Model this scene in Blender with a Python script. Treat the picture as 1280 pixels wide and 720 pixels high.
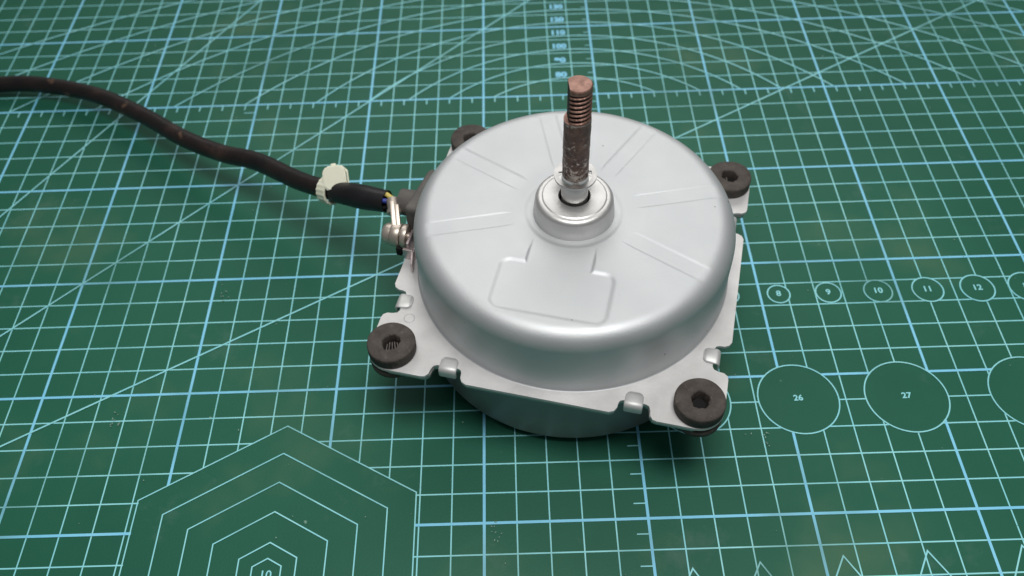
import bpy, bmesh, math, random
from mathutils import Vector, Matrix
random.seed(7)
S = 0.01                       # all lengths below are written in centimetres
scene = bpy.context.scene
for o in list(bpy.data.objects):
    bpy.data.objects.remove(o)

# ------------------------------------------------------------------ camera
cam_data = bpy.data.cameras.new("camera")
cam = bpy.data.objects.new("camera", cam_data)
scene.collection.objects.link(cam)
cam_data.sensor_width = 36.0
cam_data.lens = 36.0 * 1150.45 / 1280.0
cam_data.clip_start = 0.01
cam_data.clip_end = 50.0
RT = ((0.99950732, -0.03088198, -0.00560552),
      (-0.02053513, -0.77849441, 0.62731552),
      (-0.02373661, -0.62689135, -0.77874502))       # columns: right, down, forward
m = Matrix.Identity(4)
for i in range(3):
    m[i][0] = RT[i][0]; m[i][1] = -RT[i][1]; m[i][2] = -RT[i][2]
m[0][3], m[1][3], m[2][3] = 1.2237 * S, -12.032 * S, 26.329 * S
cam.matrix_world = m
cam_data.dof.use_dof = True
cam_data.dof.focus_distance = 0.272
cam_data.dof.aperture_fstop = 15.0
scene.camera = cam

# ------------------------------------------------------------------ light
world = bpy.data.worlds.new("World")
scene.world = world
world.use_nodes = True
bg = world.node_tree.nodes["Background"]
bg.inputs[0].default_value = (0.90, 0.95, 1.0, 1)
bg.inputs[1].default_value = 0.11

def area(name, loc, target, sx, sy, power, col):
    d = bpy.data.lights.new(name, 'AREA')
    d.shape = 'RECTANGLE'; d.size = sx; d.size_y = sy; d.energy = power; d.color = col
    o = bpy.data.objects.new(name, d)
    scene.collection.objects.link(o)
    o.location = loc
    o.rotation_euler = (Vector(target) - Vector(loc)).to_track_quat('-Z', 'Y').to_euler()
    return o
area("ceiling_lamp", (0.065, -0.035, 0.72), (0.055, 0.06, 0), 0.36, 0.26, 3.7, (1.0, 0.985, 0.96))
area("back_fill_light", (0.1, 1.5, 1.25), (0.03, 0.08, 0), 1.8, 0.8, 13.0, (1.0, 0.98, 0.95))  # added fill from behind, brightens the shell top and far mat

scene.view_settings.view_transform = 'Standard'
scene.view_settings.look = 'None'
scene.view_settings.exposure = 0.0
scene.view_settings.gamma = 1.0
scene.render.engine = 'CYCLES'

# ------------------------------------------------------------------ helpers
def link(o):
    scene.collection.objects.link(o); return o

def obj(name, bm, mat, parent=None, smooth=None, loc=None):
    me = bpy.data.meshes.new(name)
    bmesh.ops.recalc_face_normals(bm, faces=bm.faces[:])
    bmesh.ops.scale(bm, vec=(S, S, S), verts=bm.verts[:])
    bm.to_mesh(me); bm.free()
    if smooth is not None:
        for p in me.polygons: p.use_smooth = True
        me.set_sharp_from_angle(angle=math.radians(smooth))
    me.materials.append(mat)
    o = bpy.data.objects.new(name, me)
    if loc: o.location = [c * S for c in loc]
    if parent: o.parent = parent
    return link(o)

def copy_part(src, parent, loc=None, rz=None, name=None):
    o = src.copy(); o.parent = parent
    if name: o.name = name
    if loc is not None: o.location = [c * S for c in loc]
    if rz is not None: o.rotation_euler = (0, 0, rz)
    return link(o)

def thing(name, label, cat, loc=(0, 0, 0), rz=0, group=None):
    o = bpy.data.objects.new(name, None)
    o.empty_display_size = 0.01
    o.location = [c * S for c in loc]; o.rotation_euler = (0, 0, rz)
    o['label'] = label; o['category'] = cat
    if group: o['group'] = group
    return link(o)

def lathe(bm, prof, n=96, mtx=None, closed=False):
    """revolve (r, z) points about z; r==0 closes to a pole"""
    rings = []
    for r, z in prof:
        if r < 1e-6:
            rings.append([bm.verts.new((0, 0, z))])
        else:
            rings.append([bm.verts.new((r * math.cos(2 * math.pi * k / n), r * math.sin(2 * math.pi * k / n), z)) for k in range(n)])
    pairs = list(zip(rings, rings[1:]))
    if closed: pairs.append((rings[-1], rings[0]))
    for a, b in pairs:
        for k in range(n):
            k2 = (k + 1) % n
            if len(a) == 1 and len(b) == 1: continue
            if len(a) == 1: bm.faces.new((a[0], b[k], b[k2]))
            elif len(b) == 1: bm.faces.new((a[k], b[0], a[k2]))
            else: bm.faces.new((a[k], b[k], b[k2], a[k2]))
    if mtx is not None:
        bmesh.ops.transform(bm, matrix=mtx, verts=[v for ring in rings for v in ring])
    return bm

def arc(cx, cz, r, a0, a1, n):
    return [(cx + r * math.cos(math.radians(a0 + (a1 - a0) * i / n)), cz + r * math.sin(math.radians(a0 + (a1 - a0) * i / n))) for i in range(n + 1)]

def box(bm, cx, cy, cz, sx, sy, sz, mtx=None, bevel=0.0, seg=2):
    r = bmesh.ops.create_cube(bm, size=1.0)
    vs = r['verts']
    bmesh.ops.scale(bm, vec=(sx, sy, sz), verts=vs)
    if bevel > 0:
        es = list({e for v in vs for e in v.link_edges})
        rr = bmesh.ops.bevel(bm, geom=es, offset=bevel, segments=seg, affect='EDGES', profile=0.6)
        vs = list({v for v in rr['verts']} | {v for v in vs if v.is_valid})
    M = Matrix.Translation((cx, cy, cz))
    if mtx is not None: M = M @ mtx
    bmesh.ops.transform(bm, matrix=M, verts=vs)
    return vs

def spline(pts, per=12):
    P = [Vector(p) for p in pts]
    P = [P[0] * 2 - P[1]] + P + [P[-1] * 2 - P[-2]]
    out = []
    for i in range(1, len(P) - 2):
        for k in range(per):
            t = k / per
            a, b, c, d = P[i - 1], P[i], P[i + 1], P[i + 2]
            out.append(0.5 * ((2 * b) + (c - a) * t + (2 * a - 5 * b + 4 * c - d) * t * t + (3 * b - 3 * c + d - a) * t ** 3))
    out.append(P[-2].copy())
    return out

def tube(bm, path, rad, n=20, cap=True, ripple=None):
    rings = []
    up = Vector((0, 0, 1))
    N = len(path)
    for i, p in enumerate(path):
        t = (path[min(i + 1, N - 1)] - path[max(i - 1, 0)]).normalized()
        s = t.cross(up)
        if s.length < 1e-4: s = Vector((1, 0, 0))
        s.normalize(); u = s.cross(t).normalized()
        r = rad(i / (N - 1)) if callable(rad) else rad
        ring = []
        for k in range(n):
            a = 2 * math.pi * k / n
            rr = r * (1 + (ripple(i, a) if ripple else 0))
            ring.append(bm.verts.new(p + s * rr * math.cos(a) + u * rr * math.sin(a)))
        rings.append(ring)
    for a, b in zip(rings, rings[1:]):
        for k in range(n):
            bm.faces.new((a[k], a[(k + 1) % n], b[(k + 1) % n], b[k]))
    if cap:
        bm.faces.new(rings[0]); bm.faces.new(rings[-1])
    return rings

def prism(bm, outline, z0, z1, hole=None):
    """solid sheet with an outline and one optional hole, top and bottom filled"""
    loops = [outline] + ([hole] if hole else [])
    for z in (z0, z1):
        es = []
        vsl = []
        for L in loops:
            vs = [bm.verts.new((x, y, z)) for x, y in L]
            vsl.append(vs)
            es += [bm.edges.new((vs[i], vs[(i + 1) % len(vs)])) for i in range(len(vs))]
        bmesh.ops.triangle_fill(bm, use_beauty=True, use_dissolve=False, edges=es)
        if z == z0: low = vsl
        else: high = vsl
    for a, b in zip(low, high):
        for i in range(len(a)):
            j = (i + 1) % len(a)
            bm.faces.new((a[i], a[j], b[j], b[i]))

# ------------------------------------------------------------------ materials
def mat_new(name):
    mt = bpy.data.materials.new(name); mt.use_nodes = True
    nt = mt.node_tree
    return mt, nt, nt.nodes["Principled BSDF"]

def N(nt, typ, **kw):
    n = nt.nodes.new(typ)
    for k, v in kw.items():
        if k.startswith('i_'):
            n.inputs[k[2:].replace('_', ' ')].default_value = v
        else: setattr(n, k, v)
    return n

def ramp(nt, src, stops):
    r = nt.nodes.new('ShaderNodeValToRGB')
    e = r.color_ramp.elements
    while len(e) < len(stops): e.new(0.5)
    for el, (p, c) in zip(e, stops):
        el.position = p; el.color = c if len(c) == 4 else (*c, 1)
    nt.links.new(src, r.inputs[0]); return r

def bump(nt, b, src, dist, strength=1.0, prev=None):
    n = N(nt, 'ShaderNodeBump'); n.inputs['Distance'].default_value = dist; n.inputs['Strength'].default_value = strength
    nt.links.new(src, n.inputs['Height'])
    if prev: nt.links.new(prev.outputs[0], n.inputs['Normal'])
    nt.links.new(n.outputs[0], b.inputs['Normal']); return n

def noise(nt, scale, detail=4, rough=0.55, vec=None):
    n = N(nt, 'ShaderNodeTexNoise'); n.inputs['Scale'].default_value = scale
    n.inputs['Detail'].default_value = detail; n.inputs['Roughness'].default_value = rough
    if vec is None:
        tc = N(nt, 'ShaderNodeTexCoord'); vec = tc.outputs['Object']
    nt.links.new(vec, n.inputs['Vector']); return n

def mixc(nt, a, b, fac, mode='MIX'):
    mx = N(nt, 'ShaderNodeMix'); mx.data_type = 'RGBA'; mx.blend_type = mode
    for sock, v in ((mx.inputs[6], a), (mx.inputs[7], b), (mx.inputs[0], fac)):
        if hasattr(v, 'links') or hasattr(v, 'is_linked'): nt.links.new(v, sock)
        else: sock.default_value = (*v, 1) if isinstance(v, tuple) and len(v) == 3 else v
    return mx.outputs[2]

def metal(name, col, rough, metallic=1.0, col2=None, scale=60, grain=0.0, gscale=900, rvar=0.08, specks=False):
    mt, nt, b = mat_new(name)
    b.inputs['Metallic'].default_value = metallic
    n = noise(nt, scale)
    c = ramp(nt, n.outputs[0], [(0.3, col), (0.7, col2 or col)]).outputs[0]
    if specks:
        v = N(nt, 'ShaderNodeTexVoronoi'); v.inputs['Scale'].default_value = 260
        tc = N(nt, 'ShaderNodeTexCoord'); nt.links.new(tc.outputs['Object'], v.inputs['Vector'])
        r1 = ramp(nt, v.outputs['Distance'], [(0.05, (1, 1, 1)), (0.10, (0, 0, 0))])
        v2 = N(nt, 'ShaderNodeSeparateColor'); nt.links.new(v.outputs['Color'], v2.inputs[0])
        r2 = ramp(nt, v2.outputs[0], [(0.965, (0, 0, 0)), (0.97, (1, 1, 1))])
        mm = N(nt, 'ShaderNodeMath', operation='MULTIPLY')
        nt.links.new(r1.outputs[0], mm.inputs[0]); nt.links.new(r2.outputs[0], mm.inputs[1])
        c = mixc(nt, c, (0.10, 0.09, 0.08), mm.outputs[0])
    nt.links.new(c, b.inputs['Base Color'])
    rr = N(nt, 'ShaderNodeMapRange'); rr.inputs['To Min'].default_value = rough - rvar; rr.inputs['To Max'].default_value = rough + rvar
    n2 = noise(nt, scale * 2.3); nt.links.new(n2.outputs[0], rr.inputs[0])
    nt.links.new(rr.outputs[0], b.inputs['Roughness'])
    if grain > 0:
        n3 = noise(nt, gscale, 3); bump(nt, b, n3.outputs[0], grain)
    return mt

M_cap = metal("satin_silver_steel", (0.55, 0.57, 0.587), 0.55, 0.66, (0.60, 0.617, 0.628), 32, 0.00003, 1400, 0.08, True)
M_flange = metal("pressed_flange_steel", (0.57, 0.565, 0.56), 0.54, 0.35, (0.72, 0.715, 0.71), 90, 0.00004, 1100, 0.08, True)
M_under = metal("darker_flange_steel", (0.42, 0.42, 0.41), 0.42, 0.9, (0.52, 0.51, 0.50), 70)  # rear plate is of a darker metal
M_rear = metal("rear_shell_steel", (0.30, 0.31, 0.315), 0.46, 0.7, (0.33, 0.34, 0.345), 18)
M_boss = metal("boss_steel", (0.58, 0.58, 0.57), 0.44, 0.75, (0.66, 0.655, 0.645), 120, 0.00004, 900, 0.06)
M_bright = metal("bright_turned_steel", (0.62, 0.61, 0.60), 0.30, 1.0, (0.70, 0.69, 0.68), 200)
M_clip = metal("clip_steel", (0.58, 0.585, 0.58), 0.52, 0.5, (0.68, 0.68, 0.675), 120)
M_ring = metal("spring_steel_ring", (0.34, 0.34, 0.335), 0.34, 1.0, (0.44, 0.435, 0.43), 200)
M_nickel = metal("nickel_plating", (0.50, 0.435, 0.37), 0.40, 0.72, (0.64, 0.57, 0.50), 150)
M_zinc = metal("pinkish_zinc_bracket", (0.52, 0.44, 0.44), 0.40, 0.8, (0.60, 0.51, 0.51), 90)

def rust():
    mt, nt, b = mat_new("rusty_brown_shaft")
    n = noise(nt, 300, 6, 0.7)
    c = ramp(nt, n.outputs[0], [(0.3, (0.036, 0.018, 0.014)), (0.52, (0.115, 0.054, 0.039)), (0.70, (0.23, 0.125, 0.098))]).outputs[0]
    n2 = noise(nt, 620, 5, 0.7)
    glint = ramp(nt, n2.outputs[0], [(0.58, (0, 0, 0)), (0.66, (1, 1, 1))]).outputs[0]
    tc = N(nt, 'ShaderNodeTexCoord'); sp = N(nt, 'ShaderNodeSeparateXYZ'); nt.links.new(tc.outputs['Object'], sp.inputs[0])
    low = N(nt, 'ShaderNodeMapRange'); low.inputs['From Min'].default_value = 0.071; low.inputs['From Max'].default_value = 0.084
    low.inputs['To Min'].default_value = 0.13; low.inputs['To Max'].default_value = 0.0; nt.links.new(sp.outputs[2], low.inputs[0])
    ad = N(nt, 'ShaderNodeMath', operation='ADD'); nt.links.new(n2.outputs[0], ad.inputs[0]); nt.links.new(low.outputs[0], ad.inputs[1])
    glint = ramp(nt, ad.outputs[0], [(0.58, (0, 0, 0)), (0.66, (1, 1, 1))]).outputs[0]
    c = mixc(nt, c, (0.50, 0.43, 0.39), glint)
    nt.links.new(c, b.inputs['Base Color'])
    nt.links.new(glint, b.inputs['Metallic'])
    b.inputs['Roughness'].default_value = 0.42
    bump(nt, b, n.outputs[0], 0.00025)
    return mt
M_rust = rust()
def copper():
    mt, nt, b = mat_new("copper_brown_thread")
    n = noise(nt, 380, 5, 0.6)
    c = ramp(nt, n.outputs[0], [(0.3, (0.16, 0.082, 0.064)), (0.7, (0.36, 0.205, 0.16))]).outputs[0]
    nt.links.new(c, b.inputs['Base Color'])
    b.inputs['Metallic'].default_value = 0.55; b.inputs['Roughness'].default_value = 0.42
    bump(nt, b, n.outputs[0], 0.0001)
    return mt
M_thread = copper()

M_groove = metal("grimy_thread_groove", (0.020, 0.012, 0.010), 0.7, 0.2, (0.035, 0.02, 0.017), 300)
def rubber(name, c1, c2, rough=0.75, sc=160, bd=0.00012):
    mt, nt, b = mat_new(name)
    n = noise(nt, sc, 5, 0.65)
    nt.links.new(ramp(nt, n.outputs[0], [(0.3, c1), (0.75, c2)]).outputs[0], b.inputs['Base Color'])
    b.inputs['Roughness'].default_value = rough
    b.inputs['Specular IOR Level'].default_value = 0.35
    n2 = noise(nt, sc * 6, 3); bump(nt, b, n2.outputs[0], bd)
    return mt
def dusty():
    mt, nt, b = mat_new("dusty_dark_rubber")
    tc = N(nt, 'ShaderNodeTexCoord'); oi = N(nt, 'ShaderNodeObjectInfo')
    va = N(nt, 'ShaderNodeVectorMath', operation='ADD'); nt.links.new(tc.outputs['Object'], va.inputs[0]); nt.links.new(oi.outputs['Random'], va.inputs[1])
    n = noise(nt, 190, 6, 0.7, va.outputs[0])
    c = ramp(nt, n.outputs[0], [(0.3, (0.046, 0.039, 0.035)), (0.7, (0.105, 0.090, 0.080))]).outputs[0]
    n2 = noise(nt, 520, 4, 0.7, va.outputs[0])
    c = mixc(nt, c, (0.20, 0.175, 0.155), ramp(nt, n2.outputs[0], [(0.62, (0, 0, 0)), (0.74, (0.7, 0.7, 0.7))]).outputs[0])
    nt.links.new(c, b.inputs['Base Color']); b.inputs['Roughness'].default_value = 0.8
    b.inputs['Specular IOR Level'].default_value = 0.3
    n3 = noise(nt, 900, 4, 0.7, va.outputs[0]); bump(nt, b, n3.outputs[0], 0.00025)
    return mt
M_rubber = dusty()
M_rib = rubber("pale_rubber_rib", (0.07, 0.062, 0.056), (0.22, 0.19, 0.17), 0.6, 500)
M_gland = rubber("grey_gland_rubber", (0.085, 0.08, 0.075), (0.14, 0.13, 0.12), 0.7)
M_black = rubber("black_bore", (0.004, 0.004, 0.004), (0.008, 0.007, 0.007), 0.8)
M_sleeve = rubber("black_heatshrink", (0.010, 0.009, 0.011), (0.018, 0.016, 0.018), 0.42, 120, 0.00003)
M_yellow = rubber("yellow_wire", (0.62, 0.50, 0.12), (0.68, 0.56, 0.16), 0.4)
M_blue = rubber("blue_wire", (0.03, 0.05, 0.30), (0.05, 0.08, 0.38), 0.35)
def sheath():
    mt, nt, b = mat_new("worn_cable_sheath")
    n = noise(nt, 70, 6, 0.65)
    c = ramp(nt, n.outputs[0], [(0.30, (0.008, 0.007, 0.008)), (0.57, (0.020, 0.014, 0.013)), (0.76, (0.055, 0.033, 0.026))]).outputs[0]
    n2 = noise(nt, 55, 4, 0.6)
    sc = ramp(nt, n2.outputs[0], [(0.66, (0, 0, 0)), (0.74, (1, 1, 1))]).outputs[0]
    c = mixc(nt, c, (0.17, 0.10, 0.062), sc)
    nt.links.new(c, b.inputs['Base Color'])
    b.inputs['Roughness'].default_value = 0.42
    b.inputs['Specular IOR Level'].default_value = 0.35
    bump(nt, b, noise(nt, 450, 4).outputs[0], 0.00015)
    return mt
M_sheath = sheath()
def nylon():
    mt, nt, b = mat_new("pale_green_nylon")
    b.inputs['Base Color'].default_value = (0.80, 0.80, 0.65, 1)
    b.inputs['Roughness'].default_value = 0.4
    b.inputs['Subsurface Weight'].default_value = 0.25
    b.inputs['Subsurface Radius'].default_value = (0.002, 0.002, 0.0012)
    bump(nt, b, noise(nt, 260, 3).outputs[0], 0.00008)
    return mt
M_nylon = nylon()

def ink(name, c1, c2, wear=0.69):
    mt, nt, b = mat_new(name)
    n = noise(nt, 40, 5)
    c = ramp(nt, n.outputs[0], [(0.35, c1), (0.65, c2)]).outputs[0]
    n2 = noise(nt, 420, 5, 0.7)
    w = ramp(nt, n2.outputs[0], [(wear, (0, 0, 0)), (wear + 0.05, (1, 1, 1))]).outputs[0]
    c = mixc(nt, c, (0.10, 0.26, 0.20), w)
    n3 = noise(nt, 16, 4, 0.6)
    fd = ramp(nt, n3.outputs[0], [(0.52, (0, 0, 0)), (0.74, (0.8, 0.8, 0.8))]).outputs[0]
    c = mixc(nt, c, (0.09, 0.25, 0.21), fd)
    nt.links.new(c, b.inputs['Base Color'])
    b.inputs['Roughness'].default_value = 0.5
    return mt
M_ink_major = ink("pale_blue_print", (0.20, 0.61, 0.86), (0.26, 0.68, 0.90))
M_ink_minor = ink("pale_mint_print", (0.25, 0.69, 0.76), (0.33, 0.77, 0.80), 0.70)

def vinyl():
    mt, nt, b = mat_new("green_mat_vinyl")
    tc = N(nt, 'ShaderNodeTexCoord')
    n = noise(nt, 7, 5, 0.6)
    c = ramp(nt, n.outputs[0], [(0.32, (0.013, 0.098, 0.061)), (0.68, (0.023, 0.134, 0.083))]).outputs[0]
    # yellowish and pale handling stains
    n2 = noise(nt, 14, 4, 0.6)
    st = ramp(nt, n2.outputs[0], [(0.56, (0, 0, 0)), (0.76, (0.4, 0.4, 0.4))]).outputs[0]
    c = mixc(nt, c, (0.115, 0.185, 0.10), st)
    n3 = noise(nt, 24, 6, 0.7)
    sm = ramp(nt, n3.outputs[0], [(0.60, (0, 0, 0)), (0.80, (0.4, 0.4, 0.4))]).outputs[0]
    c = mixc(nt, c, (0.15, 0.235, 0.20), sm)
    # tiny pale specks and nicks
    v = N(nt, 'ShaderNodeTexVoronoi'); v.inputs['Scale'].default_value = 110
    nt.links.new(tc.outputs['Object'], v.inputs['Vector'])
    nw = noise(nt, 900, 3, 0.7)
    ad = N(nt, 'ShaderNodeMath', operation='MULTIPLY_ADD'); ad.inputs[1].default_value = 0.12
    nt.links.new(nw.outputs[0], ad.inputs[0]); nt.links.new(v.outputs['Distance'], ad.inputs[2])
    r1 = ramp(nt, ad.outputs[0], [(0.09, (1, 1, 1)), (0.125, (0, 0, 0))])
    sp = N(nt, 'ShaderNodeSeparateColor'); nt.links.new(v.outputs['Color'], sp.inputs[0])
    r2 = ramp(nt, sp.outputs[0], [(0.93, (0, 0, 0)), (0.99, (1, 1, 1))])
    mm = N(nt, 'ShaderNodeMath', operation='MULTIPLY')
    nt.links.new(r1.outputs[0], mm.inputs[0]); nt.links.new(r2.outputs[0], mm.inputs[1])
    c = mixc(nt, c, (0.30, 0.46, 0.38), mm.outputs[0])
    nt.links.new(c, b.inputs['Base Color'])
    rr = N(nt, 'ShaderNodeMapRange'); rr.inputs['To Min'].default_value = 0.42; rr.inputs['To Max'].default_value = 0.60
    nt.links.new(n3.outputs[0], rr.inputs[0]); nt.links.new(rr.outputs[0], b.inputs['Roughness'])
    b.inputs['Specular IOR Level'].default_value = 0.2
    bump(nt, b, noise(nt, 1600, 2).outputs[0], 0.00006)
    return mt
M_vinyl = vinyl()
M_crumb = rubber("pale_crumbs", (0.16, 0.30, 0.24), (0.34, 0.48, 0.41), 0.6)
def wood():
    mt, nt, b = mat_new("plain_table_board")
    n = noise(nt, 5, 4)
    nt.links.new(ramp(nt, n.outputs[0], [(0.3, (0.24, 0.19, 0.14)), (0.7, (0.32, 0.26, 0.20))]).outputs[0], b.inputs['Base Color'])
    b.inputs['Roughness'].default_value = 0.55
    return mt

# ------------------------------------------------------------------ table and cutting mat
bm = bmesh.new()
box(bm, 5, 6, -2.8, 160, 110, 5.0, bevel=0.3)
table = obj("table_top", bm, wood()); table['kind'] = 'structure'

mat = thing("cutting_mat", "green self-healing cutting mat printed with pale blue grid, arcs and numbered circles", "cutting mat")
bm = bmesh.new()
box(bm, 5, 5, -0.15, 88, 62, 0.3, bevel=0.08)
obj("mat_sheet", bm, M_vinyl, mat, 40)

HC = (-6.475, -1.42)
def in_hex(x, y):
    dx, dy = abs(x - HC[0]), abs(y - HC[1])
    return dx < 4.33 and dy < 5.03 - dx * math.tan(math.radians(30))
SMALL = [(k, 10.68 + 1.795 * (k - 8), 8.5, k * 0.05) for k in range(3, 17)]
LARGE = [(25, 6.93, 4.08, 1.25), (26, 10.44, 4.08, 1.33), (27, 14.02, 4.05, 1.36), (28, 18.2, 4.05, 1.41), (29, 22.0, 4.05, 1.45), (30, 25.9, 4.05, 1.5)]
CIRC = [(x, y, r) for _, x, y, r in SMALL + LARGE]
def blocked(x, y):
    if in_hex(x, y): return True
    for cx, cy, r in CIRC:
        if (x - cx) ** 2 + (y - cy) ** 2 < r * r: return True
    return False

def strip(bm, pts, w, z, closed=False):
    n = len(pts); L = []; R = []
    for i in range(n):
        a = pts[(i - 1) % n] if (closed or i > 0) else pts[i]
        b = pts[(i + 1) % n] if (closed or i < n - 1) else pts[i]
        p = pts[i]
        if closed or 0 < i < n - 1:
            d1 = Vector((p[0] - a[0], p[1] - a[1])).normalized(); d2 = Vector((b[0] - p[0], b[1] - p[1])).normalized()
            t = (d1 + d2).normalized(); k = 1 / max(0.4, t.dot(d1))
        else:
            t = Vector((b[0] - a[0], b[1] - a[1])).normalized(); k = 1
        nx, ny = -t.y * w / 2 * k, t.x * w / 2 * k
        L.append(bm.verts.new((p[0] + nx, p[1] + ny, z))); R.append(bm.verts.new((p[0] - nx, p[1] - ny, z)))
    for i in range(n if closed else n - 1):
        j = (i + 1) % n
        bm.faces.new((L[i], R[i], R[j], L[j]))

X0, X1, Y0, Y1 = -36, 46, -22, 33
def grid_line(bm, vertical, c, w, z):
    lo, hi = (Y0, Y1) if vertical else (X0, X1)
    step = 0.02; start = None; t = lo
    while t <= hi + 1e-6:
        x, y = (c, t) if vertical else (t, c)
        bl = blocked(x, y)
        if not bl and start is None: start = t
        if (bl or t + step > hi) and start is not None:
            if t - start > 0.03:
                strip(bm, [(c, start), (c, t)] if vertical else [(start, c), (t, c)], w, z)
            start = None
        t += step
bmn, bmh, bMv, bMh = bmesh.new(), bmesh.new(), bmesh.new(), bmesh.new()
for i in range(X0, X1 + 1):
    if i % 5: grid_line(bmn, True, i, 0.042, 0.004)
    else: grid_line(bMv, True, i, 0.088, 0.012)
for j in range(Y0, Y1 + 1):
    if j % 5: grid_line(bmh, False, j, 0.046, 0.008)
    else: grid_line(bMh, False, j, 0.090, 0.016)
obj("minor_grid_lines", bmn, M_ink_minor, mat); obj("minor_grid_lines", bmh, M_ink_minor, mat)
obj("major_grid_lines", bMv, M_ink_major, mat); obj("major_grid_lines", bMh, M_ink_major, mat)
# ruler ticks at the half centimetres
bm = bmesh.new()
for i in range(X0, X1):
    strip(bm, [(i + 0.5, 19.96), (i + 0.5, 19.66)], 0.05, 0.020)
for j in range(Y0, 20):
    strip(bm, [(4.96, j + 0.5), (4.6, j + 0.5)], 0.04, 0.020)
for j in range(20, 30):
    strip(bm, [(4.96, j + 0.5), (4.72, j + 0.5)], 0.04, 0.020)
strip(bm, [(-10.04, 19.46), (-10.5, 19.46)], 0.05, 0.020)
obj("ruler_ticks", bm, M_ink_minor, mat)
# angle lines: 30, 45 and 60 degrees
def angle_line(x, y, deg, t0, t1, z):
    c, s = math.cos(math.radians(deg)), math.sin(math.radians(deg))
    bm = bmesh.new()
    seg = None; t = t0
    while t <= t1:
        p = (x + c * t, y + s * t)
        bl = blocked(*p) or not (X0 < p[0] < X1 and Y0 < p[1] < Y1)
        if not bl and seg is None: seg = p
        if (bl or t + 0.03 > t1) and seg is not None:
            if math.dist(seg, p) > 0.1: strip(bm, [seg, p], 0.060, z)
            seg = None
        t += 0.03
    return obj("angle_line", bm, M_ink_minor, mat)
angle_line(-4.96, 9.45, 30.0, -30, 40, 0.024)
angle_line(-5, 20, 45, -35, 20, 0.026)
angle_line(-19.3, 13.59, 60.1, -25, 22, 0.028)
# flattened arcs sitting on the ruler line
half = [3.55, 5.5, 7.3, 9.05, 11.38, 14.55, 17.7, 21.2, 25.0, 29.0, 33.0]
for k, h in enumerate(half):
    sag = 1.17 + 1.03 * k
    R = (h * h + sag * sag) / (2 * sag); cy = 20 + sag - R
    a = math.asin(h / R)
    bm = bmesh.new()
    pts = [(4.02 + R * math.sin(-a + 2 * a * i / 80), cy + R * math.cos(-a + 2 * a * i / 80)) for i in range(81)]
    pts = [p for p in pts if X0 < p[0] < X1]
    strip(bm, pts, 0.062, 0.032 + 0.001 * k)
    obj("arc_line", bm, M_ink_minor, mat)

def text_mesh(name, txt, size, x, y, z, mtl, parent, sx=1.0, bold=0.0, rz=0):
    cu = bpy.data.curves.new(name, 'FONT'); cu.body = txt; cu.size = size * S
    cu.align_x = 'CENTER'; cu.align_y = 'CENTER'; cu.offset = bold * S
    cu.resolution_u = 3
    to = link(bpy.data.objects.new(name + "_source", cu))
    bpy.context.view_layer.update()
    me = bpy.data.meshes.new_from_object(to.evaluated_get(bpy.context.evaluated_depsgraph_get()))
    bpy.data.objects.remove(to)
    me.materials.clear(); me.materials.append(mtl); me.name = name
    o = bpy.data.objects.new(name, me); o.location = (x * S, y * S, z * S); o.scale = (sx, 1, 1); o.rotation_euler = (0, 0, rz)
    o.parent = parent
    return link(o)

def ring_pts(cx, cy, r, n=64):
    return [(cx + r * math.cos(2 * math.pi * i / n), cy + r * math.sin(2 * math.pi * i / n)) for i in range(n)]
for k, cx, cy, r in SMALL + LARGE:
    bm = bmesh.new(); strip(bm, ring_pts(cx, cy, r), 0.05 if k < 20 else 0.044, 0.020, True)
    o = obj("circle_outline", bm, M_ink_minor, mat)
    text_mesh("numeral", str(k), 0.30 if k > 20 else 0.34, cx, cy + 0.02, 0.018, M_ink_minor, o, 1.05, 0.008)
for R in (5.03, 4.02, 3.0, 2.0, 1.0, 0.5):
    bm = bmesh.new()
    pts = [(HC[0] + R * math.cos(math.radians(30 + 60 * i)), HC[1] + R * math.sin(math.radians(30 + 60 * i))) for i in range(6)]
    strip(bm, pts, 0.04, 0.020, True)
    o = obj("hexagon_outline", bm, M_ink_minor, mat)
    if R == 0.5: text_mesh("numeral", "10", 0.38, HC[0], HC[1] - 0.02, 0.018, M_ink_minor, o, 1.0, 0.004)
for ax, ay, hw in ((6.12, -1.61, 0.8), (8.12, -1.48, 1.0), (10.59, -1.36, 1.15), (13.09, -1.28, 1.3), (15.9, -1.2, 1.45), (18.9, -1.1, 1.6)):
    bm = bmesh.new(); hgt = hw * math.sqrt(3)
    strip(bm, [(ax, ay), (ax - hw, ay - hgt), (ax + hw, ay - hgt)], 0.045, 0.020, True)
    obj("triangle_outline", bm, M_ink_minor, mat)
for k, txt in enumerate(("80", "90", "100", "110", "120", "130", "140")):
    text_mesh("arc_number", txt, 0.46, 3.5, 21.37 + 1.04 * k, 0.046, M_ink_major, mat, 1.0 if k > 1 else 1.1, 0.028)

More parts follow.
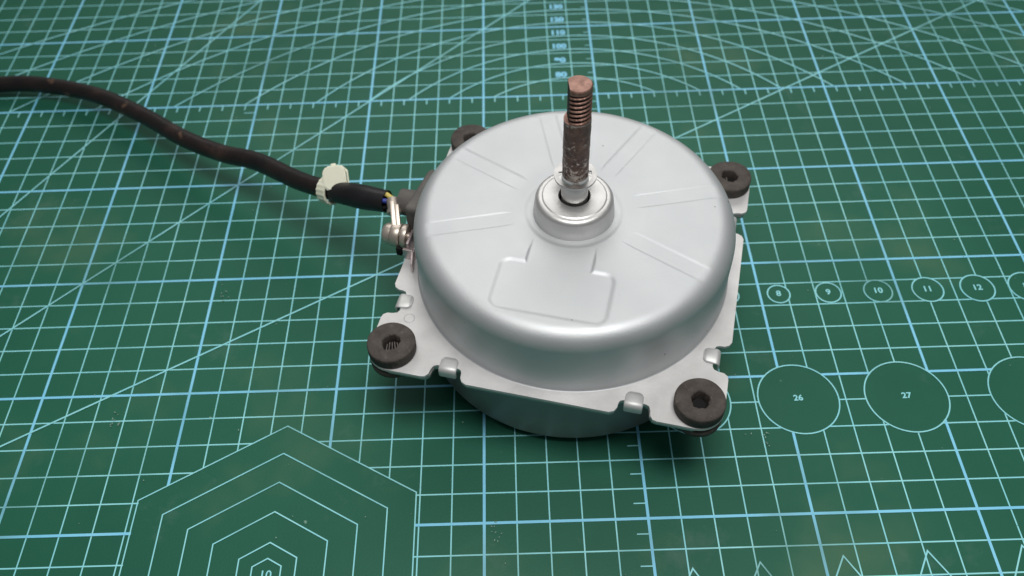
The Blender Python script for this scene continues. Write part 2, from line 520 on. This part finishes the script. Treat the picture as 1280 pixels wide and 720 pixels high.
# pale crumbs and scuffs lying on the mat
bm = bmesh.new()
def flake(x, y, sz, st=1.0, ang=0.0):
    n = random.randint(4, 6); top = []
    c, sn = math.cos(ang), math.sin(ang)
    for i in range(n):
        a = 2 * math.pi * i / n + random.uniform(-0.4, 0.4); rr = sz * random.uniform(0.5, 1.0)
        u, v = rr * math.cos(a) * st, rr * math.sin(a)
        top.append((x + u * c - v * sn, y + u * sn + v * c))
    vt = [bm.verts.new((p[0], p[1], 0.047)) for p in top]; vb = [bm.verts.new((p[0], p[1], 0.001)) for p in top]
    bm.faces.new(vt)
    for i in range(n): bm.faces.new((vt[i], vt[(i + 1) % n], vb[(i + 1) % n], vb[i]))
for i in range(150):
    flake(random.uniform(-24, 27), random.uniform(-3, 29), random.choice((0.012, 0.015, 0.02, 0.03)))
for cx, cy in ((-12.2, 3.9), (0.35, -0.35), (9.0, 2.6), (-9.6, 9.3)):
    for i in range(9): flake(cx + random.gauss(0, 0.13), cy + random.gauss(0, 0.18), 0.022, random.uniform(1, 3), random.uniform(0, 3))
sp = obj("mat_crumbs", bm, M_crumb, mat); sp['kind'] = 'stuff'

# ------------------------------------------------------------------ electric motor
TH = math.radians(-14.66)
MO = (3.05, 7.66, 0.0)
motor = thing("electric_motor", "round silver electric fan motor standing shaft up on the green cutting mat", "motor", MO, TH)
ZT = 5.65

# front shell: one pressed dome with stamped ribs, ring and label panel
def sst(a, b, x):
    t = min(1.0, max(0.0, (x - a) / (b - a))); return t * t * (3 - 2 * t)
RIB = [math.radians(a) for a in (22.5, 67.5, 112.5, 157.5, 202.5, 337.5)]
def press(x, y):
    r = math.hypot(x, y)
    d = 1 - sst(1.55, 2.28, r)
    for a in RIB:
        u = x * math.cos(a) + y * math.sin(a); v = -x * math.sin(a) + y * math.cos(a)
        if u > 1.5:
            e = (1 - sst(0.23, 0.325, abs(v))) * (1 - sst(4.34, 4.70, u)) * sst(1.5, 1.75, u)
            d = max(d, 0.55 * e)
    # label panel with rounded corners, open to the centre ring
    qx, qy = abs(x) - 1.68 + 0.3, abs(y + 3.26) - 0.91 + 0.3
    sd = math.hypot(max(qx, 0), max(qy, 0)) + min(max(qx, qy), 0) - 0.3
    e = 1 - sst(-0.08, 0.11, sd)
    if abs(x) < 1.2 and -2.6 < y < -1.4:
        e = max(e, 1 - sst(0.94, 1.05, abs(x)))
    d = max(d, 1.0 * e)
    return d
bm = bmesh.new()
rs = [1.10, 1.20, 1.27, 1.31, 1.35, 1.40, 1.45, 1.50]
r = 1.54
while r < 4.42: rs.append(r); r += 0.034
prof = [(q, ZT) for q in rs]
prof += [p for p in arc(4.42, ZT - 0.60, 0.60, 90, 0, 16)]
prof += [(5.02, 4.6), (5.02, 4.1), (5.03, 3.6), (5.035, 3.29)] + [(5.105 - 0.07 * math.cos(math.radians(a)), 3.27 - 0.073 * math.sin(math.radians(a))) for a in (0, 25, 50, 75, 90)]
NS = 640
rings = []
for q, z in prof:
    ring = []
    for k in range(NS):
        a = 2 * math.pi * k / NS
        x, y = q * math.cos(a), q * math.sin(a)
        zz = z
        if q < 4.75:
            zz -= 0.046 * press(x, y)
            zz -= 0.030 * (1 - sst(1.40, 1.56, q)) 
        ring.append(bm.verts.new((x, y, zz)))
    rings.append(ring)
for a, b in zip(rings, rings[1:]):
    for k in range(NS):
        bm.faces.new((a[k], b[k], b[(k + 1) % NS], a[(k + 1) % NS]))
obj("front_shell", bm, M_cap, motor, 60)

# flange plates with eight notches
def side_pts():
    return [(-4.62, -5.43), (-3.56, -5.43), (-3.44, -5.40), (-3.35, -5.29), (-3.33, -5.12), (-3.28, -4.98), (-3.18, -4.93),
            (-2.50, -4.93), (-2.42, -4.97), (-2.385, -5.06), (-2.37, -5.22), (-2.30, -5.35), (-2.16, -5.42),
            (2.16, -5.42), (2.30, -5.35), (2.37, -5.22), (2.385, -5.06), (2.42, -4.97), (2.50, -4.93),
            (3.18, -4.93), (3.28, -4.98), (3.33, -5.12), (3.35, -5.29), (3.44, -5.40), (3.56, -5.43), (4.62, -5.43)]
def plate_outline(sc=1.0, corner=0.80):
    out = []
    for k in range(4):
        c, s = math.cos(k * math.pi / 2), math.sin(k * math.pi / 2)
        pts = side_pts()
        for i in range(1, 8):
            a = math.radians(-90 + 90 * i / 8)
            pts.append((4.63 + corner * math.cos(a), -4.63 + corner * math.sin(a)))
        out += [((x * c - y * s) * sc, (x * s + y * c) * sc) for x, y in pts]
    return out
hole = [(5.0 * math.cos(2 * math.pi * i / 128), 5.0 * math.sin(2 * math.pi * i / 128)) for i in range(128)]
# the notches cut inside the shell radius nowhere: keep the hole a little smaller there
hole = [(4.86 * math.cos(2 * math.pi * i / 128), 4.86 * math.sin(2 * math.pi * i / 128)) for i in range(128)]
bm = bmesh.new(); prism(bm, plate_outline(), 3.10, 3.20, hole)
obj("front_flange", bm, M_flange, motor)
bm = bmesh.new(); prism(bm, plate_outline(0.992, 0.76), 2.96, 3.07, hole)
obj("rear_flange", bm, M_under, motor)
# small stamped circle on the flange
bm = bmesh.new(); lathe(bm, [(0.15, 3.199), (0.165, 3.212), (0.18, 3.199)], 32, Matrix.Translation((-4.54, -3.42, 0)))
obj("stamped_mark", bm, M_flange, motor, 80)

# rear shell
bm = bmesh.new()
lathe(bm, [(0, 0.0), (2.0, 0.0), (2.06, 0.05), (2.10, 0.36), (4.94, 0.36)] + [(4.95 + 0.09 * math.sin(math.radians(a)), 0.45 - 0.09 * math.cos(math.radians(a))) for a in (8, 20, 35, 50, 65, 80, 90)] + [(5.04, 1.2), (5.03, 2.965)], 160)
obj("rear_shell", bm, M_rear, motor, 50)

# folded clips
def clip_bm():
    bm = bmesh.new()
    t = 0.075
    path = [((-4.62, 3.195), (0, 1), 0.15), ((-4.65, 3.20), (0, 1), 0.215), ((-4.73, 3.205), (0, 1), 0.262), ((-4.97, 3.207), (0, 1), 0.275)]
    path += [((-4.99 - 0.07 * math.sin(math.radians(a)), 3.137 + 0.07 * math.cos(math.radians(a))), (-math.sin(math.radians(a)), math.cos(math.radians(a))), 0.275) for a in (15, 40, 65, 90)]
    path += [((-5.06, 3.04), (-1, 0), 0.275), ((-5.055, 2.93), (-1, 0), 0.27)]
    rows = []
    for (y, z), (ny, nz), w in path:
        rows.append([bm.verts.new((-w, y, z)), bm.verts.new((-w, y + ny * t * 0.6, z + nz * t * 0.6)), bm.verts.new((-w * 0.86, y + ny * t, z + nz * t)),
                     bm.verts.new((w * 0.86, y + ny * t, z + nz * t)), bm.verts.new((w, y + ny * t * 0.6, z + nz * t * 0.6)), bm.verts.new((w, y, z))])
    for a, b in zip(rows, rows[1:]):
        for k in range(6):
            bm.faces.new((a[k], a[(k + 1) % 6], b[(k + 1) % 6], b[k]))
    bm.faces.new(rows[0]); bm.faces.new(rows[-1])
    return bm
c0 = obj("clip", clip_bm(), M_clip, motor, 50)
first = True
for k in range(4):
    for sx in (-2.82, 2.82):
        a = k * math.pi / 2
        px, py = sx * math.cos(a), sx * math.sin(a)
        if first:
            c0.location = (px * S, py * S, 0); first = False
        else: copy_part(c0, motor, (px, py, 0), a)

# rubber grommets in the corners, each worn in its own way
pr = [(0.30, 2.66), (0.66, 2.66), (0.72, 2.71), (0.73, 2.86), (0.70, 2.93), (0.60, 2.95), (0.60, 3.205), (0.70, 3.215), (0.74, 3.25), (0.745, 3.56), (0.735, 3.60), (0.71, 3.62),
      (0.60, 3.622), (0.48, 3.616), (0.38, 3.612), (0.33, 3.608), (0.30, 3.59), (0.285, 3.54), (0.27, 3.2), (0.28, 2.68)]
for gi, (gx, gy) in enumerate(((-4.68, -4.68), (4.68, -4.68), (4.68, 4.68), (-4.68, 4.68))):
    rg_ = random.Random(31 + gi)
    bm = bmesh.new(); lathe(bm, pr, 56, None, True)
    ph = [rg_.uniform(0, 6.3) for _ in range(6)]
    amp = [0.07, 0.06, 0.05, 0.04]
    for v in bm.verts:
        a = math.atan2(v.co.y, v.co.x); rr = math.hypot(v.co.x, v.co.y)
        if rr < 0.36 and v.co.z > 2.7:
            f = 0.94 + amp[gi] * math.sin(2 * a + ph[0]) + 0.05 * math.sin(5 * a + ph[1]) + 0.035 * math.sin(11 * a + ph[2]) + 0.05 * (rg_.random() - 0.5)
            v.co.x *= f; v.co.y *= f
        elif v.co.z > 3.5:
            v.co.z += 0.012 * math.sin(2 * a + ph[3]) + 0.007 * math.sin(5 * a + ph[4]) * (1 if rr > 0.5 else 0.4)
            f = 1 + 0.008 * math.sin(3 * a + ph[5]); v.co.x *= f; v.co.y *= f
    g = obj("rubber_grommet", bm, M_rubber, motor, 50, (gx, gy, 0))
    g.rotation_euler = (0, 0, rg_.uniform(0, 6))
    bm = bmesh.new(); lathe(bm, [(0, 3.23), (0.30, 3.23), (0.30, 3.205), (0, 3.205)], 24)
    obj("bore_shade_disc", bm, M_black, g)  # black disc stands in for the shade deep in the bore
    if gi == 0 or gi == 2:
        g.rotation_euler = (0, 0, 0.4)
        bm = bmesh.new()
        for k in range(5 if gi == 0 else 2):
            box(bm, -0.16 + 0.085 * k, 0.02 * (k % 2) - 0.03, 3.34, 0.03, 0.36 - 0.04 * abs(k - 2), 0.12, Matrix.Rotation(-0.25 + 0.08 * k, 4, 'Z'), 0.008, 1)
        obj("bore_rib", bm, M_rib, g)

# bearing boss
bm = bmesh.new()
ZB = 6.30
lathe(bm, [(0.49, ZB - 0.5), (0.49, ZB - 0.012), (0.505, ZB), (0.94, ZB), (0.965, ZB - 0.004), (0.985, ZB - 0.022), (1.0, ZB - 0.026)] + arc(1.03, ZB - 0.20, 0.175, 90, 8, 8) + [(1.235, ZB - 0.45), (1.25, ZB - 0.62), (1.25, ZB - 0.72)] + [(1.28, ZB - 0.745), (1.30, ZB - 0.76), (1.30, ZB - 0.85)], 128)
obj("bearing_boss", bm, M_boss, motor, 40)
bm = bmesh.new(); lathe(bm, [(0, ZB - 0.30), (0.50, ZB - 0.30)], 48)
obj("boss_gap_shade", bm, M_black, motor)  # black disc painted in as the dark gap round the shaft

# shaft
shaft_bm = bmesh.new()
lathe(shaft_bm, [(0.405, 5.8), (0.405, 7.04), (0.39, 7.06), (0.39, 7.2)], 64)
shaft = obj("shaft", shaft_bm, M_bright, motor, 40)
bm = bmesh.new()
n = 56; rows = []
zs = [7.16 + 0.03 * i for i in range(73)]
for z in zs:
    if z > 9.33: break
    row = []
    for k in range(n):
        a = 2 * math.pi * k / n
        rr = 0.388 * (1 + 0.018 * math.sin(9 * a + 7 * z) * math.sin(5.1 * z) + 0.03 * (random.random() - 0.5))
        if z < 7.25: rr = 0.385
        if z > 9.29: rr = 0.392
        row.append(bm.verts.new((rr * math.cos(a), rr * math.sin(a), z)))
    rows.append(row)
for a, b in zip(rows, rows[1:]):
    for k in range(n): bm.faces.new((a[k], a[(k + 1) % n], b[(k + 1) % n], b[k]))
bm.faces.new(rows[-1])
bm.faces.ensure_lookup_table(); bm.faces[-1].material_index = 1
sk = obj("rusty_shank", bm, M_rust, shaft, 60); sk.data.materials.append(M_thread)
bm = bmesh.new(); lathe(bm, [(0.33, 9.345), (0.372, 9.345), (0.389, 9.325), (0.389, 9.30), (0.38, 9.29)], 56)
for v in bm.verts:
    u = v.co.x * math.cos(math.radians(199)) + v.co.y * math.sin(math.radians(199))
    if u > 0.26: v.co.z -= 0.06
obj("worn_shoulder", bm, M_bright, shaft, 40)
# threaded end with a flat milled on one side
bm = bmesh.new()
FA = math.radians(199)
n = 96; rows = []
z0, z1, pitch = 9.31, 10.52, 0.146
nz = 150
for i in range(nz + 1):
    z = z0 + (z1 - z0) * i / nz
    row = []
    for k in range(n):
        a = 2 * math.pi * k / n
        ph = ((z / pitch) - a / (2 * math.pi)) % 1.0
        g = abs(ph - 0.5) * 2
        depth = 0.080 * min(1.0, max(0.0, (g - 0.22) / 0.72))
        depth *= sst(9.37, 9.42, z) * (1 - sst(10.33, 10.38, z))
        rr = 0.382 - depth
        if z > 10.485: rr -= (z - 10.485) * 0.9
        x, y = rr * math.cos(a), rr * math.sin(a)
        u = x * math.cos(FA) + y * math.sin(FA)
        if u > 0.272:
            x -= (u - 0.272) * math.cos(FA); y -= (u - 0.272) * math.sin(FA)
        row.append(bm.verts.new((x, y, z)))
    rows.append(row)
for a, b in zip(rows, rows[1:]):
    for k in range(n): bm.faces.new((a[k], a[(k + 1) % n], b[(k + 1) % n], b[k]))
bm.faces.new(rows[-1])
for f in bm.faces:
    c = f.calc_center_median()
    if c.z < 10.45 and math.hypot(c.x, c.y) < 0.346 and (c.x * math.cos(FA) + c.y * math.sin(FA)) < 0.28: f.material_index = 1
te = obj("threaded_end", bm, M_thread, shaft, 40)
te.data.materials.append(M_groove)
# retaining ring with inner teeth
bm = bmesh.new()
out = [(0.635 * math.cos(2 * math.pi * i / 72), 0.635 * math.sin(2 * math.pi * i / 72)) for i in range(72)]
inn = []
for i in range(72):
    a = 2 * math.pi * i / 72
    d = math.degrees(a - math.radians(285)) % 120
    d = min(d, 120 - d)
    inn.append(((0.385 if d < 14 else 0.50) * math.cos(a), (0.385 if d < 14 else 0.50) * math.sin(a)))
prism(bm, out, 7.10, 7.17, inn)
bmesh.ops.dissolve_limit(bm, angle_limit=0.01, verts=bm.verts[:], edges=bm.edges[:])
obj("retaining_ring", bm, M_ring, shaft, 30)

# cable gland on the left of the shell
bm = bmesh.new()
vs = box(bm, -5.22, 0.72, 4.02, 0.66, 2.0, 1.5, None, 0.17, 4)
for v in bm.verts:                                # hug the round shell
    rr = 5.0
    v.co.x += rr - math.sqrt(max(rr * rr - (v.co.y) ** 2, 0.1))
obj("cable_gland", bm, M_gland, motor, 50)
bm = bmesh.new()
lathe(bm, [(0.50, -0.3), (0.50, 0.20), (0.455, 0.24), (0.45, 0.72), (0.43, 0.76), (0.30, 0.765), (0.30, 0.5), (0, 0.5)], 36, Matrix.Translation((-5.32, 0.74, 3.95)) @ Matrix.Rotation(math.radians(-90), 4, 'Y'))
obj("gland_neck", bm, M_gland, motor, 40)

# earthing bracket, ring terminal and screw
bm = bmesh.new()
box(bm, -5.33, -0.62, 3.52, 0.09, 0.66, 0.62, None, 0.02)
box(bm, -5.27, -1.02, 3.42, 0.40, 0.12, 0.44, None, 0.03)
box(bm, -5.07, -1.30, 3.46, 0.07, 0.66, 0.36, Matrix.Rotation(math.radians(14), 4, 'Z'), 0.02)
obj("earth_bracket", bm, M_zinc, motor, 40)
RX = Matrix.Rotation(math.radians(-90), 4, 'Y')
def axis_mtx(x, y, z): return Matrix.Translation((x, y, z)) @ RX
SC = (-5.44, -0.50, 3.66)
bm = bmesh.new()          # screw head pointing away from the shell
lathe(bm, [(0, 0.90), (0.14, 0.892), (0.24, 0.87), (0.32, 0.81), (0.36, 0.72), (0.37, 0.60), (0.37, 0.565), (0, 0.56)], 28, axis_mtx(*SC))
lathe(bm, [(0.15, 0.6), (0.15, -0.1)], 20, axis_mtx(*SC))
scr = obj("terminal_screw", bm, M_nickel, motor, 40)
bm = bmesh.new(); lathe(bm, [(0.1, 0.22), (0.34, 0.22), (0.40, 0.18), (0.42, 0.10), (0.40, 0.01), (0.1, 0.0)], 24, axis_mtx(*SC))
obj("nut", bm, M_nickel, scr, 40)
bm = bmesh.new()
for q0, q1 in ((0.24, 0.55),):
    lathe(bm, [(0.12, q0), (0.385, q0), (0.40, q0 + 0.02), (0.40, q1 - 0.02), (0.385, q1), (0.12, q1)], 28, axis_mtx(*SC), True)
RT2 = Matrix.Rotation(math.radians(20), 4, 'Z') @ Matrix.Rotation(math.radians(26), 4, 'X')
box(bm, -6.03, -0.12, 3.96, 0.15, 1.2, 0.44, RT2, 0.03)
box(bm, -5.87, -0.15, 3.93, 0.14, 1.1, 0.42, RT2, 0.03)
tube(bm, [Vector((-6.10, 0.18, 3.98)), Vector((-6.18, 0.36, 4.06)), Vector((-6.30, 0.60, 4.12))], 0.21, 20)
tube(bm, [Vector((-6.10, 0.14, 3.96)), Vector((-6.14, 0.25, 4.01))], 0.245, 20)
obj("ring_terminal", bm, M_nickel, motor, 40)
bm = bmesh.new()
box(bm, -5.66, -0.80, 3.34, 0.20, 0.32, 0.34, None, 0.03)
obj("black_spacer", bm, M_black, motor, 40)

# ------------------------------------------------------------------ power cable
CAB = [(-3.05, 9.98, 3.88), (-3.55, 10.20, 3.80), (-4.25, 10.60, 3.60), (-5.15, 11.20, 3.27), (-6.6, 12.25, 2.80), (-8.55, 13.95, 2.25),
       (-10.15, 14.9, 1.85), (-11.95, 16.15, 1.55), (-14.2, 18.1, 1.18), (-16.75, 19.95, 0.85), (-19.2, 20.98, 0.64), (-21.5, 21.35, 0.52), (-25.0, 20.9, 0.41), (-30, 19.2, 0.40), (-36, 17, 0.40)]
cable = thing("power_cable", "worn brownish black power cable running from the motor's gland off to the left", "cable", (CAB[0][0], CAB[0][1], 0))
off = Vector((CAB[0][0], CAB[0][1], 0))
path = spline(CAB, 16)
rel = [p - off for p in path]
k0 = 34
bm = bmesh.new()
rnd = [random.uniform(-1, 1) for _ in range(400)]
def rip(i, a):
    s = i / 16.0
    return 0.013 * math.sin(3.1 * s + 1.3 * math.sin(a)) + 0.012 * math.sin(2 * a + 2.2 * s) + 0.008 * rnd[i % 400]
tube(bm, rel[k0:], lambda t: 0.352, 28, True, rip)
obj("sheath", bm, M_sheath, cable, 70)
bm = bmesh.new()
sl = rel[2:k0 + 14]
def srad(t): return 0.385 + 0.045 * math.exp(-((t - 0.55) / 0.28) ** 2)
rg = tube(bm, sl, srad, 28, False)
rg2 = tube(bm, sl, lambda t: srad(t) - 0.04, 28, False)
for A, B in ((rg[0], rg2[0]), (rg[-1], rg2[-1])):
    for k in range(28): bm.faces.new((A[k], A[(k + 1) % 28], B[(k + 1) % 28], B[k]))
obj("sleeve", bm, M_sleeve, cable, 60)
def wire(mtl, o, name="wire", r=0.085):
    pts = []
    for i, p in enumerate(rel[0:16]):
        pts.append(p + Vector(o) * (0.7 + 0.3 * math.sin(i * 0.2)))
    start = pts[0] + (pts[0] - pts[3]).normalized() * 0.35
    bm = bmesh.new(); tube(bm, [start] + pts, r, 12)
    return obj(name, bm, mtl, cable, 60)
wire(M_yellow, (0.06, 0.10, 0.26))['label'] = "yellow wire"
wire(M_blue, (-0.04, -0.16, 0.20))['label'] = "blue wire"
wire(M_black, (-0.08, -0.22, -0.12))['label'] = "black wire"
wire(M_black, (0.0, 0.12, -0.12))['label'] = "black wire"

# ------------------------------------------------------------------ cable tie
ti = 50
pc = path[ti]; tdir = (path[ti + 1] - path[ti - 1]).normalized()
side = tdir.cross(Vector((0, 0, 1))).normalized(); upv = side.cross(tdir).normalized()
tie = thing("cable_tie", "pale green nylon cable tie clamped round the black cable", "cable tie", (pc.x, pc.y, 0))
toff = Vector((pc.x, pc.y, 0))
F = Matrix((side, tdir, upv)).transposed().to_4x4()
base = Matrix.Translation(pc - toff) @ F
bm = bmesh.new()
n = 72; rows = []
for j, yy in enumerate((-0.20, -0.18, 0.18, 0.20)):
    row = []
    for k in range(n):
        a = 2 * math.pi * k / n
        rr = 0.475 if j in (0, 3) else 0.50 + (0.018 if (k % 4) < 2 else 0)
        row.append(bm.verts.new((rr * math.cos(a), yy, rr * math.sin(a))))
    rows.append(row)
inner = []
for yy in (0.20, -0.20):
    inner.append([bm.verts.new((0.43 * math.cos(2 * math.pi * k / n), yy, 0.43 * math.sin(2 * math.pi * k / n))) for k in range(n)])
rows += inner + [rows[0]]
for a, b in zip(rows, rows[1:]):
    for k in range(n): bm.faces.new((a[k], a[(k + 1) % n], b[(k + 1) % n], b[k]))
bmesh.ops.transform(bm, matrix=base, verts=bm.verts[:])
obj("strap", bm, M_nylon, tie, 30)
bm = bmesh.new()
hx = [(-0.40, -0.30), (-0.27, -0.45), (0.27, -0.45), (0.40, -0.30), (0.40, 0.24), (0.24, 0.42), (-0.24, 0.42), (-0.40, 0.24)]
prism(bm, hx, -0.24, 0.24)
bmesh.ops.dissolve_limit(bm, angle_limit=0.02, verts=bm.verts[:], edges=bm.edges[:])
bmesh.ops.bevel(bm, geom=bm.edges[:], offset=0.045, segments=2, affect='EDGES')
cv = Vector((1.2237, -12.032, 26.329))
hp = Vector((-5.05, 11.40, 3.70))
zax = Vector((0.05, -0.62, 0.78)).normalized(); xax = Vector((1, 0.05, 0.1)); xax = (xax - zax * xax.dot(zax)).normalized(); yax = zax.cross(xax)
HM = Matrix.Translation(hp - toff) @ Matrix((xax, yax, zax)).transposed().to_4x4()
bmesh.ops.transform(bm, matrix=HM, verts=bm.verts[:])
obj("tie_head", bm, M_nylon, tie, 35)
bm = bmesh.new()
box(bm, 0, 0.44, 0, 0.18, 0.14, 0.22, None, 0.03)
bmesh.ops.transform(bm, matrix=HM, verts=bm.verts[:])
obj("cut_tail", bm, M_nylon, tie, 35)
